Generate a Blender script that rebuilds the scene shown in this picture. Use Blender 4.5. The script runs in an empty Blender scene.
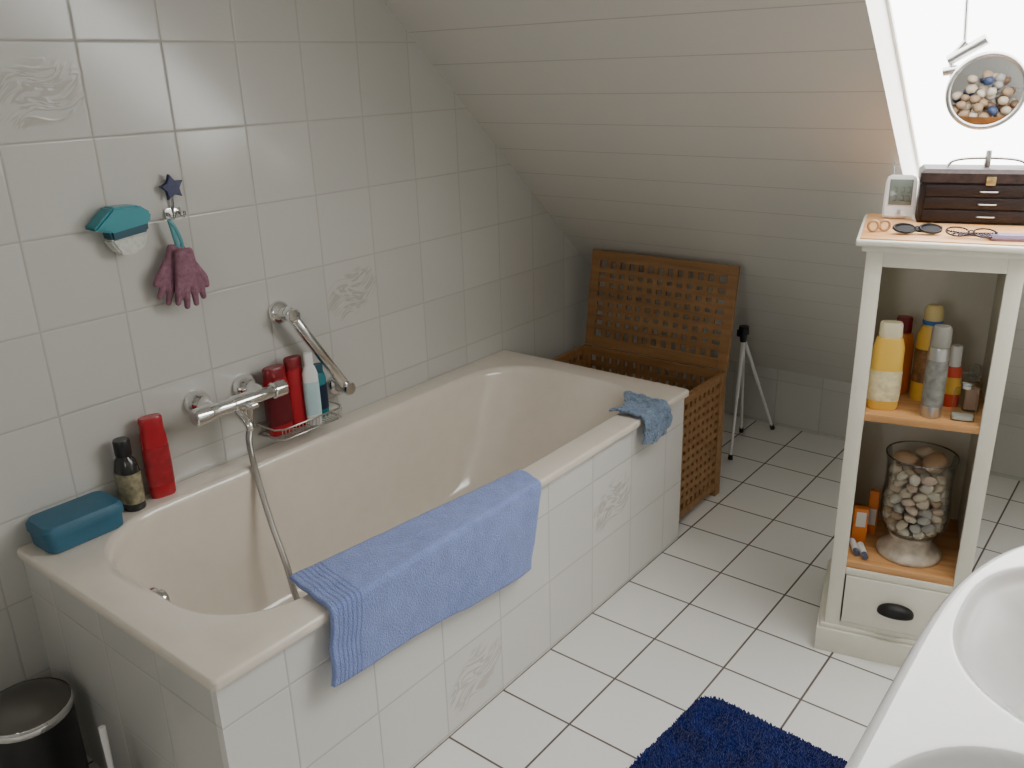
import bpy, bmesh, math, random
from mathutils import Vector, Matrix, noise
random.seed(7)
COL=bpy.context.collection
# ------------------------------------------------------------------ camera
R=Vector((.7841,.6197,-.0279)).normalized()
F=Vector((-.5903,.7313,-.3423)).normalized()
D=F.cross(R).normalized(); R=D.cross(F).normalized(); U=-D
C=Vector((1.986,-.653,1.571))
cd=bpy.data.cameras.new('camera'); cam=bpy.data.objects.new('camera',cd); COL.objects.link(cam)
cam.matrix_world=Matrix(((R.x,U.x,-F.x,C.x),(R.y,U.y,-F.y,C.y),(R.z,U.z,-F.z,C.z),(0,0,0,1)))
cd.lens=36*865/1024; cd.clip_start=.02
bpy.context.scene.camera=cam

WX=-.03
def W(y,z,x):
    s=(C.x-x)/C.x
    return Vector((x,C.y+s*(y-C.y),C.z+s*(z-C.z)))

# ------------------------------------------------------------------ materials
MATS={}
def nodes_of(m):
    m.use_nodes=True
    return m.node_tree, m.node_tree.nodes['Principled BSDF']
def mat(name,color,rough=.4,metal=0,spec=.5,var=0,vscale=20,bump=0,bscale=100,trans=0,coat=0,sheen=0):
    if name in MATS: return MATS[name]
    m=bpy.data.materials.new(name); nt,p=nodes_of(m)
    p.inputs['Base Color'].default_value=(*color,1)
    p.inputs['Roughness'].default_value=rough
    p.inputs['Metallic'].default_value=metal
    p.inputs['Specular IOR Level'].default_value=spec
    p.inputs['Transmission Weight'].default_value=trans
    p.inputs['Coat Weight'].default_value=coat
    p.inputs['Sheen Weight'].default_value=sheen
    tc=nt.nodes.new('ShaderNodeTexCoord')
    n=nt.nodes.new('ShaderNodeTexNoise'); n.inputs['Scale'].default_value=vscale; n.inputs['Detail'].default_value=4
    nt.links.new(tc.outputs['Object'],n.inputs['Vector'])
    v=max(var,.02)
    mr=nt.nodes.new('ShaderNodeMapRange'); mr.inputs[1].default_value=.3; mr.inputs[2].default_value=.7
    mr.inputs[3].default_value=1-v; mr.inputs[4].default_value=1+v
    nt.links.new(n.outputs[0],mr.inputs[0])
    mx=nt.nodes.new('ShaderNodeVectorMath'); mx.operation='SCALE'; mx.inputs[0].default_value=color
    nt.links.new(mr.outputs[0],mx.inputs['Scale']); nt.links.new(mx.outputs[0],p.inputs['Base Color'])
    if bump:
        b=nt.nodes.new('ShaderNodeTexNoise'); b.inputs['Scale'].default_value=bscale; b.inputs['Detail'].default_value=3
        nt.links.new(tc.outputs['Object'],b.inputs['Vector'])
        bn=nt.nodes.new('ShaderNodeBump'); bn.inputs['Strength'].default_value=bump; bn.inputs['Distance'].default_value=.003
        nt.links.new(b.outputs[0],bn.inputs['Height']); nt.links.new(bn.outputs[0],p.inputs['Normal'])
    MATS[name]=m; return m

def mth(nt,op,a,b=None,c=None):
    n=nt.nodes.new('ShaderNodeMath'); n.operation=op
    for i,x in enumerate((a,b,c)):
        if x is None: continue
        if isinstance(x,(int,float)): n.inputs[i].default_value=x
        else: nt.links.new(x,n.inputs[i])
    return n.outputs[0]
def smooth(nt,x,a,b):
    n=nt.nodes.new('ShaderNodeMapRange'); n.interpolation_type='SMOOTHSTEP'
    nt.links.new(x,n.inputs[0]); n.inputs[1].default_value=a; n.inputs[2].default_value=b
    return n.outputs[0]

def tile(name,ua,va,su,ou,sv,ov,tc_,gc,gw=.004,rough=.15,decor=(),wob=.25,var=.03):
    m=bpy.data.materials.new(name); nt,p=nodes_of(m)
    tc=nt.nodes.new('ShaderNodeTexCoord'); sp=nt.nodes.new('ShaderNodeSeparateXYZ')
    nt.links.new(tc.outputs['Object'],sp.inputs[0])
    u=mth(nt,'DIVIDE',mth(nt,'SUBTRACT',sp.outputs[ua],ou),su)
    v=mth(nt,'DIVIDE',mth(nt,'SUBTRACT',sp.outputs[va],ov),sv)
    fu=mth(nt,'FRACT',u); fv=mth(nt,'FRACT',v); iu=mth(nt,'FLOOR',u); iv=mth(nt,'FLOOR',v)
    du=mth(nt,'MULTIPLY',mth(nt,'MINIMUM',fu,mth(nt,'SUBTRACT',1,fu)),su)
    dv=mth(nt,'MULTIPLY',mth(nt,'MINIMUM',fv,mth(nt,'SUBTRACT',1,fv)),sv)
    d=mth(nt,'MINIMUM',du,dv)
    mask=smooth(nt,d,gw/2-.0006,gw/2+.0006)
    h=smooth(nt,d,gw/2-.001,gw/2+.003)
    cb=nt.nodes.new('ShaderNodeCombineXYZ'); nt.links.new(iu,cb.inputs[0]); nt.links.new(iv,cb.inputs[1])
    wn=nt.nodes.new('ShaderNodeTexWhiteNoise'); nt.links.new(cb.outputs[0],wn.inputs['Vector'])
    k=mth(nt,'ADD',1-var,mth(nt,'MULTIPLY',wn.outputs['Value'],2*var))
    sc=nt.nodes.new('ShaderNodeVectorMath'); sc.operation='SCALE'; sc.inputs[0].default_value=tc_; nt.links.new(k,sc.inputs['Scale'])
    col=sc.outputs[0]
    if decor:
        msk=None
        for (cu,cv) in decor:
            mm=mth(nt,'MULTIPLY',mth(nt,'COMPARE',iu,cu,.5),mth(nt,'COMPARE',iv,cv,.5))
            msk=mm if msk is None else mth(nt,'ADD',msk,mm)
        a=mth(nt,'SUBTRACT',fu,.5); b=mth(nt,'SUBTRACT',fv,.5)
        ru=mth(nt,'ADD',mth(nt,'MULTIPLY',a,.95),mth(nt,'MULTIPLY',b,.30))
        rv=mth(nt,'SUBTRACT',mth(nt,'MULTIPLY',b,.95),mth(nt,'MULTIPLY',a,.30))
        rv2=mth(nt,'ADD',rv,mth(nt,'MULTIPLY',mth(nt,'SINE',mth(nt,'MULTIPLY',ru,8)),.06))
        lc=nt.nodes.new('ShaderNodeCombineXYZ'); nt.links.new(mth(nt,'MULTIPLY',ru,.28),lc.inputs[0]); nt.links.new(rv2,lc.inputs[1]); nt.links.new(mth(nt,'MULTIPLY',iu,.37),lc.inputs[2])
        wv=nt.nodes.new('ShaderNodeTexNoise'); wv.inputs['Scale'].default_value=7; wv.inputs['Detail'].default_value=2; wv.inputs['Distortion'].default_value=.7
        nt.links.new(lc.outputs[0],wv.inputs['Vector'])
        el=mth(nt,'ADD',mth(nt,'POWER',mth(nt,'DIVIDE',ru,.56),2),mth(nt,'POWER',mth(nt,'DIVIDE',rv,.36),2))
        nz=nt.nodes.new('ShaderNodeTexNoise'); nz.inputs['Scale'].default_value=6; nt.links.new(lc.outputs[0],nz.inputs['Vector'])
        el=mth(nt,'ADD',el,mth(nt,'MULTIPLY',mth(nt,'SUBTRACT',nz.outputs[0],.5),1.4))
        em=mth(nt,'SUBTRACT',1,smooth(nt,el,.45,1.05))
        band=mth(nt,'SINE',mth(nt,'MULTIPLY',wv.outputs[0],36))
        pt=mth(nt,'MULTIPLY',mth(nt,'MULTIPLY',smooth(nt,band,-.6,1.0),em),msk)
        mx=nt.nodes.new('ShaderNodeMix'); mx.data_type='RGBA'
        nt.links.new(mth(nt,'MULTIPLY',pt,.6),mx.inputs[0]); nt.links.new(col,mx.inputs[6]); mx.inputs[7].default_value=(tc_[0]*.66,tc_[1]*.61,tc_[2]*.57,1)
        col=mx.outputs[2]
        h=mth(nt,'ADD',h,mth(nt,'MULTIPLY',pt,.9))
    mx=nt.nodes.new('ShaderNodeMix'); mx.data_type='RGBA'
    nt.links.new(mask,mx.inputs[0]); mx.inputs[6].default_value=(*gc,1); nt.links.new(col,mx.inputs[7])
    nt.links.new(mx.outputs[2],p.inputs['Base Color'])
    rr=mth(nt,'SUBTRACT',.75,mth(nt,'MULTIPLY',mask,.75-rough)); nt.links.new(rr,p.inputs['Roughness'])
    ns=nt.nodes.new('ShaderNodeTexNoise'); ns.inputs['Scale'].default_value=9; nt.links.new(tc.outputs['Object'],ns.inputs['Vector'])
    hh=mth(nt,'ADD',h,mth(nt,'MULTIPLY',ns.outputs[0],wob))
    bn=nt.nodes.new('ShaderNodeBump'); bn.inputs['Strength'].default_value=.4; bn.inputs['Distance'].default_value=.0015
    nt.links.new(hh,bn.inputs['Height']); nt.links.new(bn.outputs[0],p.inputs['Normal'])
    return m

def plank_mat():
    m=bpy.data.materials.new('plank_ceiling_paint'); nt,p=nodes_of(m)
    tc=nt.nodes.new('ShaderNodeTexCoord'); sp=nt.nodes.new('ShaderNodeSeparateXYZ'); nt.links.new(tc.outputs['Object'],sp.inputs[0])
    u=mth(nt,'DIVIDE',mth(nt,'SUBTRACT',sp.outputs[1],1.39),.104)
    fu=mth(nt,'FRACT',u); d=mth(nt,'MULTIPLY',mth(nt,'MINIMUM',fu,mth(nt,'SUBTRACT',1,fu)),.104)
    mask=smooth(nt,d,.0002,.0016); h=smooth(nt,d,.0004,.003)
    mx=nt.nodes.new('ShaderNodeMix'); mx.data_type='RGBA'; nt.links.new(mask,mx.inputs[0])
    mx.inputs[6].default_value=(.44,.42,.385,1); mx.inputs[7].default_value=(.67,.65,.60,1)
    nt.links.new(mx.outputs[2],p.inputs['Base Color']); p.inputs['Roughness'].default_value=.5
    bn=nt.nodes.new('ShaderNodeBump'); bn.inputs['Strength'].default_value=.25; bn.inputs['Distance'].default_value=.002
    nt.links.new(h,bn.inputs['Height']); nt.links.new(bn.outputs[0],p.inputs['Normal'])
    return m

def wood_mat(name,c1,c2,axis=0,scale=1,rough=.45):
    m=bpy.data.materials.new(name); nt,p=nodes_of(m)
    tc=nt.nodes.new('ShaderNodeTexCoord'); mp=nt.nodes.new('ShaderNodeMapping'); nt.links.new(tc.outputs['Object'],mp.inputs[0])
    s=[60*scale]*3; s[axis]=4*scale; mp.inputs['Scale'].default_value=s
    n=nt.nodes.new('ShaderNodeTexNoise'); n.inputs['Scale'].default_value=1; n.inputs['Detail'].default_value=5; nt.links.new(mp.outputs[0],n.inputs['Vector'])
    cr=nt.nodes.new('ShaderNodeValToRGB'); cr.color_ramp.elements[0].position=.3; cr.color_ramp.elements[1].position=.7
    cr.color_ramp.elements[0].color=(*c1,1); cr.color_ramp.elements[1].color=(*c2,1)
    nt.links.new(n.outputs[0],cr.inputs[0]); nt.links.new(cr.outputs[0],p.inputs['Base Color']); p.inputs['Roughness'].default_value=rough
    bn=nt.nodes.new('ShaderNodeBump'); bn.inputs['Strength'].default_value=.15; bn.inputs['Distance'].default_value=.001
    nt.links.new(n.outputs[0],bn.inputs['Height']); nt.links.new(bn.outputs[0],p.inputs['Normal'])
    return m

def clear_mat(name,tint=(1,1,1),gloss=.25,amt=.5):
    m=bpy.data.materials.new(name); m.use_nodes=True; nt=m.node_tree; nt.nodes.clear()
    o=nt.nodes.new('ShaderNodeOutputMaterial'); t=nt.nodes.new('ShaderNodeBsdfTransparent'); g=nt.nodes.new('ShaderNodeBsdfGlossy'); mx=nt.nodes.new('ShaderNodeMixShader')
    t.inputs[0].default_value=(*tint,1); g.inputs['Roughness'].default_value=.03
    lw=nt.nodes.new('ShaderNodeLayerWeight'); lw.inputs[0].default_value=gloss
    nt.links.new(mth(nt,'MULTIPLY',lw.outputs['Fresnel'],amt),mx.inputs[0]); nt.links.new(t.outputs[0],mx.inputs[1]); nt.links.new(g.outputs[0],mx.inputs[2]); nt.links.new(mx.outputs[0],o.inputs[0])
    return m

# ------------------------------------------------------------------ mesh helpers
def mk(bm,smooth_=False):
    me=bpy.data.meshes.new('mesh'); bmesh.ops.recalc_face_normals(bm,faces=bm.faces[:]); bm.to_mesh(me); bm.free()
    if smooth_:
        me.polygons.foreach_set('use_smooth',[True]*len(me.polygons))
        try: me.set_sharp_from_angle(angle=math.radians(smooth_ if smooth_>1 else 40))
        except Exception: pass
    return me
def link(name,me,m=None,parent=None,loc=None,rot=None,label=None):
    o=bpy.data.objects.new(name,me); COL.objects.link(o)
    if m is not None and me is not None and not len(me.materials):
        for x in (m if isinstance(m,(list,tuple)) else [m]): me.materials.append(x)
    if parent: o.parent=parent
    if loc is not None: o.location=loc
    if rot is not None: o.rotation_euler=rot
    if label: o['label']=label
    return o
def thing(name,label,cat,loc,rot=None,group=None,me=None,m=None):
    o=link(name,me,m,loc=loc,rot=rot,label=label); o['category']=cat
    if group: o['group']=group
    if me is None: o.empty_display_size=.05
    return o
def struct(name,me,m,label=None):
    o=link(name,me,m); o['kind']='structure'
    o['label']=label or name; return o
def addbox(bm,a,b,bev=0,segs=2,mx=None):
    r=bmesh.ops.create_cube(bm,size=1); vs=r['verts']
    for v in vs:
        v.co=Vector(((a[i]+b[i])/2+v.co[i]*(b[i]-a[i])) for i in range(3))
    if mx is not None: bmesh.ops.transform(bm,matrix=mx,verts=vs)
    if bev:
        es={e for v in vs for e in v.link_edges}
        bmesh.ops.bevel(bm,geom=list(es),offset=bev,segments=segs,profile=.5,affect='EDGES')
def box(a,b,bev=.002,segs=2):
    bm=bmesh.new(); addbox(bm,a,b,bev,segs); return mk(bm,30 if bev else False)
def addlathe(bm,prof,n=32,sx=1,sy=1,p=2,mx=None,cap=True):
    rings=[]
    for r,z in prof:
        ring=[]
        for i in range(n):
            a=2*math.pi*i/n; c,s=math.cos(a),math.sin(a)
            x=math.copysign(abs(c)**(2/p),c); y=math.copysign(abs(s)**(2/p),s)
            co=Vector((r*x*sx,r*y*sy,z))
            if mx is not None: co=mx@co
            ring.append(bm.verts.new(co))
        rings.append(ring)
    for k in range(len(rings)-1):
        for i in range(n):
            j=(i+1)%n; bm.faces.new((rings[k][i],rings[k][j],rings[k+1][j],rings[k+1][i]))
    if cap:
        if prof[0][0]>1e-5: bm.faces.new(rings[0][::-1])
        if prof[-1][0]>1e-5: bm.faces.new(rings[-1])
def lathe(prof,n=32,sx=1,sy=1,p=2,sm=40,cap=True,mx=None):
    bm=bmesh.new(); addlathe(bm,prof,n,sx,sy,p,mx,cap); bmesh.ops.remove_doubles(bm,verts=bm.verts[:],dist=1e-6); return mk(bm,sm)
def addtube(bm,pts,r,n=10,closed=False):
    pts=[Vector(p) for p in pts]; N=len(pts); rs=r if isinstance(r,(list,tuple)) else [r]*N
    t0=(pts[1]-pts[0]).normalized(); up=Vector((0,0,1)) if abs(t0.z)<.9 else Vector((1,0,0))
    nrm=(up-t0*up.dot(t0)).normalized(); rings=[]
    for i in range(N):
        if closed: t=(pts[(i+1)%N]-pts[i-1]).normalized()
        elif i==0: t=t0
        elif i==N-1: t=(pts[i]-pts[i-1]).normalized()
        else: t=(pts[i+1]-pts[i-1]).normalized()
        nrm=(nrm-t*nrm.dot(t)).normalized(); b=t.cross(nrm)
        rings.append([bm.verts.new(pts[i]+(nrm*math.cos(2*math.pi*k/n)+b*math.sin(2*math.pi*k/n))*rs[i]) for k in range(n)])
    for i in range(N if closed else N-1):
        A,B=rings[i],rings[(i+1)%N]
        for k in range(n): bm.faces.new((A[k],A[(k+1)%n],B[(k+1)%n],B[k]))
    if not closed: bm.faces.new(rings[0][::-1]); bm.faces.new(rings[-1])
def tube(pts,r,n=10,closed=False):
    bm=bmesh.new(); addtube(bm,pts,r,n,closed); return mk(bm,50)
def spline(P,k=8):
    P=[Vector(p) for p in P]; Q=[P[0]*2-P[1]]+P+[P[-1]*2-P[-2]]; out=[]
    for i in range(1,len(Q)-2):
        for j in range(k):
            t=j/k; a,b,c,d=Q[i-1],Q[i],Q[i+1],Q[i+2]
            out.append(.5*((2*b)+(-a+c)*t+(2*a-5*b+4*c-d)*t*t+(-a+3*b-3*c+d)*t**3))
    out.append(P[-1]); return out
def poly(vs,faces):
    bm=bmesh.new(); V=[bm.verts.new(v) for v in vs]
    for f in faces: bm.faces.new([V[i] for i in f])
    me=bpy.data.meshes.new('m'); bm.to_mesh(me); bm.free(); return me
def prism(outline,t0,t1,axis='x',bev=.002):
    bm=bmesh.new()
    def P(a,b,t): return {'x':(t,a,b),'y':(a,t,b),'z':(a,b,t)}[axis]
    A=[bm.verts.new(P(a,b,t0)) for a,b in outline]; B=[bm.verts.new(P(a,b,t1)) for a,b in outline]
    bm.faces.new(A[::-1]); bm.faces.new(B); n=len(A)
    for i in range(n): bm.faces.new((A[i],A[(i+1)%n],B[(i+1)%n],B[i]))
    if bev: bmesh.ops.bevel(bm,geom=bm.edges[:],offset=bev,segments=2,affect='EDGES')
    return mk(bm,30)

# ------------------------------------------------------------------ palette
chrome=mat('chrome',(.80,.80,.80),.08,1)
steel=mat('brushed_steel',(.58,.57,.55),.28,1)
cream_enamel=mat('cream_enamel',(.81,.735,.635),.12,coat=.4,spec=.6)
ceramic=mat('white_ceramic',(.90,.90,.89),.1,coat=.4)
white_pl=mat('white_plastic',(.82,.82,.81),.35)
black_pl=mat('black_plastic',(.012,.012,.013),.35)
cabpaint=mat('cream_cabinet_paint',(.84,.81,.69),.4,bump=.05)
teal=mat('teal_plastic',(.03,.28,.34),.35)
teal_d=mat('dark_teal_plastic',(.01,.08,.12),.4)
boxblue=mat('petrol_blue_plastic',(.035,.14,.22),.5,var=.06,bump=.1,bscale=60)
red=mat('red_plastic',(.42,.015,.025),.25)
redd=mat('dark_red_plastic',(.22,.008,.014),.3)
orange=mat('orange_plastic',(.85,.25,.04),.35)
yellow=mat('yellow_plastic',(.85,.53,.08),.35)
silver=mat('silver_paint',(.5,.5,.48),.3,.8)
glass=clear_mat('clear_glass',(.96,.97,.965),.15,.6)
bglass=clear_mat('bottle_glass',(.90,.92,.90),.3,.45)
pane=clear_mat('window_glass',(.98,.99,1),.1,.5)
oak=wood_mat('oak_shelf',(.55,.26,.09),(.72,.40,.17),0)
hamp=wood_mat('acacia_wood',(.25,.12,.042),(.39,.205,.08),0,.8)
hampx=wood_mat('acacia_wood_upright',(.25,.12,.042),(.39,.205,.08),2,.8)
leather=mat('dark_brown_leather',(.017,.010,.009),.45,bump=.3,bscale=200,spec=.3)
leather_t=mat('patterned_brown_leather',(.035,.022,.020),.5,var=.4,vscale=60,bump=.2,spec=.3)

# ------------------------------------------------------------------ room
def SZ(y): return 2.945-.907*y
RX=2.35; YB=2.95; YN=-2.0; CZ=2.4
ys=(2.945-CZ)/.907
TC=(.575,.570,.535); GC=(.44,.425,.385)
wallt=tile('wall_tiles',1,2,.2055,.355,.2055,1.656,TC,GC,.0038,.16,decor=((-1,-1),(3,-4)))
wallt2=tile('wall_tiles_plain',0,2,.2055,.0,.2055,1.656,TC,GC,.0038,.16)
floort=tile('floor_tiles',0,1,.217,.75,.217,1.235,(.86,.85,.81),(.12,.10,.085),.0058,.2,var=.02,wob=.15)
struct('wall_left',poly([(WX,YN,0),(WX,YB,0),(WX,YB,SZ(YB)),(WX,ys,CZ),(WX,YN,CZ)],[(0,1,2,3,4)]),wallt)
struct('wall_right',poly([(RX,YN,0),(RX,YB,0),(RX,YB,SZ(YB)),(RX,ys,CZ),(RX,YN,CZ)],[(4,3,2,1,0)]),tile('wall_tiles_right',1,2,.2055,.355,.2055,1.656,TC,GC,.0038,.16))
struct('wall_back',poly([(WX,YB,0),(RX,YB,0),(RX,YB,SZ(YB)),(WX,YB,SZ(YB))],[(0,1,2,3)]),wallt2)
fx0,fx1,fz0,fz1=1.45,2.05,1.30,1.95
FV=[(WX,YN,0),(RX,YN,0),(RX,YN,CZ),(WX,YN,CZ),(fx0,YN,fz0),(fx1,YN,fz0),(fx1,YN,fz1),(fx0,YN,fz1)]
struct('wall_front',poly(FV,[(0,4,5,1),(1,5,6,2),(2,6,7,3),(3,7,4,0)]),wallt2)
struct('floor',poly([(WX,YN,0),(RX,YN,0),(RX,YB,0),(WX,YB,0)],[(0,1,2,3)]),floort)
wx0,wx1,wy0,wy1=1.335,2.2,1.0,1.955
vs=[];fs=[]
def q(x0,x1,y0,y1):
    i=len(vs); vs.extend([(x0,y0,SZ(y0)),(x1,y0,SZ(y0)),(x1,y1,SZ(y1)),(x0,y1,SZ(y1))]); fs.append((i,i+1,i+2,i+3))
q(WX,wx0,ys,YB); q(wx1,RX,ys,YB); q(wx0,wx1,ys,wy0); q(wx0,wx1,wy1,YB)
i=len(vs); vs.extend([(WX,YN,CZ),(RX,YN,CZ),(RX,ys,CZ),(WX,ys,CZ)]); fs.append((i,i+1,i+2,i+3))
struct('ceiling',poly(vs,fs),plank_mat())
off=.10*math.sqrt(1+.907**2)
def OZ(y): return SZ(y)+off
zb=SZ(wy1); yo=(2.945+off-zb)/.907
trimw=mat('white_trim_paint',(.88,.86,.80),.4)
def rq(name,v): struct(name,poly(v,[(0,1,2,3)]),trimw)
for nm,x in (('trim_1',wx0),('trim_2',wx1)):
    rq(nm,[(x,wy1,zb),(x,yo,zb),(x,wy0,OZ(wy0)),(x,wy0,SZ(wy0))])
rq('trim_3',[(wx0,wy1,zb),(wx1,wy1,zb),(wx1,yo,zb),(wx0,yo,zb)])
rq('trim_4',[(wx0,wy0,SZ(wy0)),(wx1,wy0,SZ(wy0)),(wx1,wy0,OZ(wy0)),(wx0,wy0,OZ(wy0))])
L=math.hypot(yo-wy0,OZ(wy0)-zb); t=Vector((0,wy0-yo,OZ(wy0)-zb)).normalized(); nn=Vector((1,0,0)).cross(t)
MX=Matrix(((1,t.x,nn.x,wx0),(0,t.y,nn.y,yo),(0,t.z,nn.z,zb),(0,0,0,1)))
bm=bmesh.new(); w=wx1-wx0
for a,b in (((0,0,-.003),(.007,L,.006)),((w-.014,0,-.005),(w,L,.01)),((.007,0,-.005),(w-.014,.012,.006)),((.007,L-.03,-.005),(w-.014,L,.01))): addbox(bm,a,b,0,mx=MX)
wn=struct('window_1',mk(bm),trimw,'white roof window sash')
gl=link('glass_pane',poly([MX@Vector(v) for v in ((.007,.012,0),(w-.014,.012,0),(w-.014,L-.03,0),(.007,L-.03,0))],[(0,1,2,3)]),pane,parent=wn)
bm=bmesh.new()
for a,b in (((fx0,YN-.04,fz0),(fx0+.05,YN+.01,fz1)),((fx1-.05,YN-.04,fz0),(fx1,YN+.01,fz1)),((fx0,YN-.04,fz0),(fx1,YN+.01,fz0+.05)),((fx0,YN-.04,fz1-.05),(fx1,YN+.01,fz1))): addbox(bm,a,b,0)
struct('window_2',mk(bm),trimw,'white framed window')
# lights
world=bpy.data.worlds.new('world'); bpy.context.scene.world=world; world.use_nodes=True
bg=world.node_tree.nodes['Background']; bg.inputs[0].default_value=(1,.985,.955,1); bg.inputs[1].default_value=10.0
def portal(name,sx,sy,direction,loc):
    al=bpy.data.lights.new(name,'AREA'); al.shape='RECTANGLE'; al.size=sx; al.size_y=sy; al.cycles.is_portal=True
    ao=bpy.data.objects.new(name,al); COL.objects.link(ao)
    ao.rotation_euler=direction.to_track_quat('-Z','Y').to_euler(); ao.location=loc
n_in=-Vector((0,.907,1)).normalized()
portal('sky_portal',w,L,n_in,MX@Vector((w/2,L/2,0))+n_in*-.03)
portal('window_portal',fx1-fx0,fz1-fz0,Vector((0,1,0)),Vector(((fx0+fx1)/2,YN-.05,(fz0+fz1)/2)))

# ------------------------------------------------------------------ bathtub
def rrect(x0,x1,y0,y1,r,z,nc=10,ns=10):
    pts=[]; cs=[((x1-r,y0+r),-90),((x1-r,y1-r),0),((x0+r,y1-r),90),((x0+r,y0+r),180)]
    for k,((cx,cy),a0) in enumerate(cs):
        for i in range(nc+1):
            a=math.radians(a0+90*i/nc); pts.append(Vector((cx+r*math.cos(a),cy+r*math.sin(a),z)))
        (nx,ny),na=cs[(k+1)%4]; a=math.radians(na); e=Vector((nx+r*math.cos(a),ny+r*math.sin(a),z)); s=pts[-1].copy()
        for i in range(1,ns): pts.append(s.lerp(e,i/ns))
    return pts
def loft(rings,cap0=False,cap1=True):
    bm=bmesh.new(); RR=[[bm.verts.new(p) for p in r] for r in rings]; n=len(RR[0])
    for a,b in zip(RR,RR[1:]):
        for i in range(n): bm.faces.new((a[i],a[(i+1)%n],b[(i+1)%n],b[i]))
    if cap1: bm.faces.new(RR[-1])
    if cap0: bm.faces.new(RR[0][::-1])
    return bm
tub=thing('bathtub','cream enamel bathtub in a white tiled surround, chrome fittings','bathtub',(0,0,0))
x0,x1,y0,y1=WX+.002,.764,-.012,1.80
rg=[rrect(x0+.006,x1-.010,y0+.010,y1-.010,.010,.538),rrect(x0,x1-.001,y0+.001,y1,.012,.539),rrect(x0,x1,y0,y1,.012,.553),rrect(x0+.001,x1-.0015,y0+.0015,y1-.002,.012,.557),rrect(x0+.003,x1-.004,y0+.004,y1-.004,.012,.5594),rrect(x0+.006,x1-.008,y0+.008,y1-.008,.014,.56)]
top=(.050,.684,.080,1.712,.205); bot=(.17,.53,.30,1.28,.14)
prof=[(0,.560),(.008,.5595),(.02,.557),(.035,.551),(.055,.540),(.09,.52),(.16,.475),(.28,.39),(.43,.29),(.58,.21),(.72,.166),(.87,.145),(1,.138)]
for k,(s,z) in enumerate(prof):
    g=s**1.6
    a=[top[i]*(1-g)+bot[i]*g for i in range(5)]
    a[3]=top[3]*(1-s)+bot[3]*s; a[4]=top[4]*(1-s)+bot[4]*s
    if k<5:
        for i,sg in ((0,1),(1,-1),(2,1)): a[i]=top[i]+sg*(.0,.003,.007,.011,.015)[k]
    else:
        for i,sg in ((0,1),(1,-1),(2,1)): a[i]+=sg*.013*(1-s)
    rg.append(rrect(a[0],a[1],a[2],a[3],a[4],z))
rg.append(rrect(.27,.43,.42,1.2,.07,.135))
shell=link('basin',mk(loft(rg),60),cream_enamel,tub,label='cream enamel tub basin')
PT=(.77,.76,.725)
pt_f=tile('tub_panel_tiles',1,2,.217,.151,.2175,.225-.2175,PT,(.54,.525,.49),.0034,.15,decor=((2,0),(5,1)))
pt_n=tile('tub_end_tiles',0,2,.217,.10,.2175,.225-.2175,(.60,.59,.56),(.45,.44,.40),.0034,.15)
link('tiled_front_panel',box((.73,.0,0),(.75,1.785,.539),0),pt_f,tub,label='white tiled front panel with relief tiles')
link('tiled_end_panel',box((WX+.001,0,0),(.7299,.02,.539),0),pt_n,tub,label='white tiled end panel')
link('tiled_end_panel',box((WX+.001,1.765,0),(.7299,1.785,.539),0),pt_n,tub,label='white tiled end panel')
ovm=Matrix.Translation((.385,.090,.520))@Matrix.Rotation(math.radians(-90),4,'X')
link('overflow_knob',lathe([(0,.028),(.018,.028),(.021,.025),(.022,.016),(.032,.012),(.034,.008),(.034,-.02)],32,mx=ovm),chrome,tub,label='round chrome overflow knob')
link('drain',lathe([(0,.148),(.025,.147),(.03,.143),(.032,.136)],32,mx=Matrix.Translation((.35,.5,0))),chrome,tub,label='chrome drain')

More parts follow.
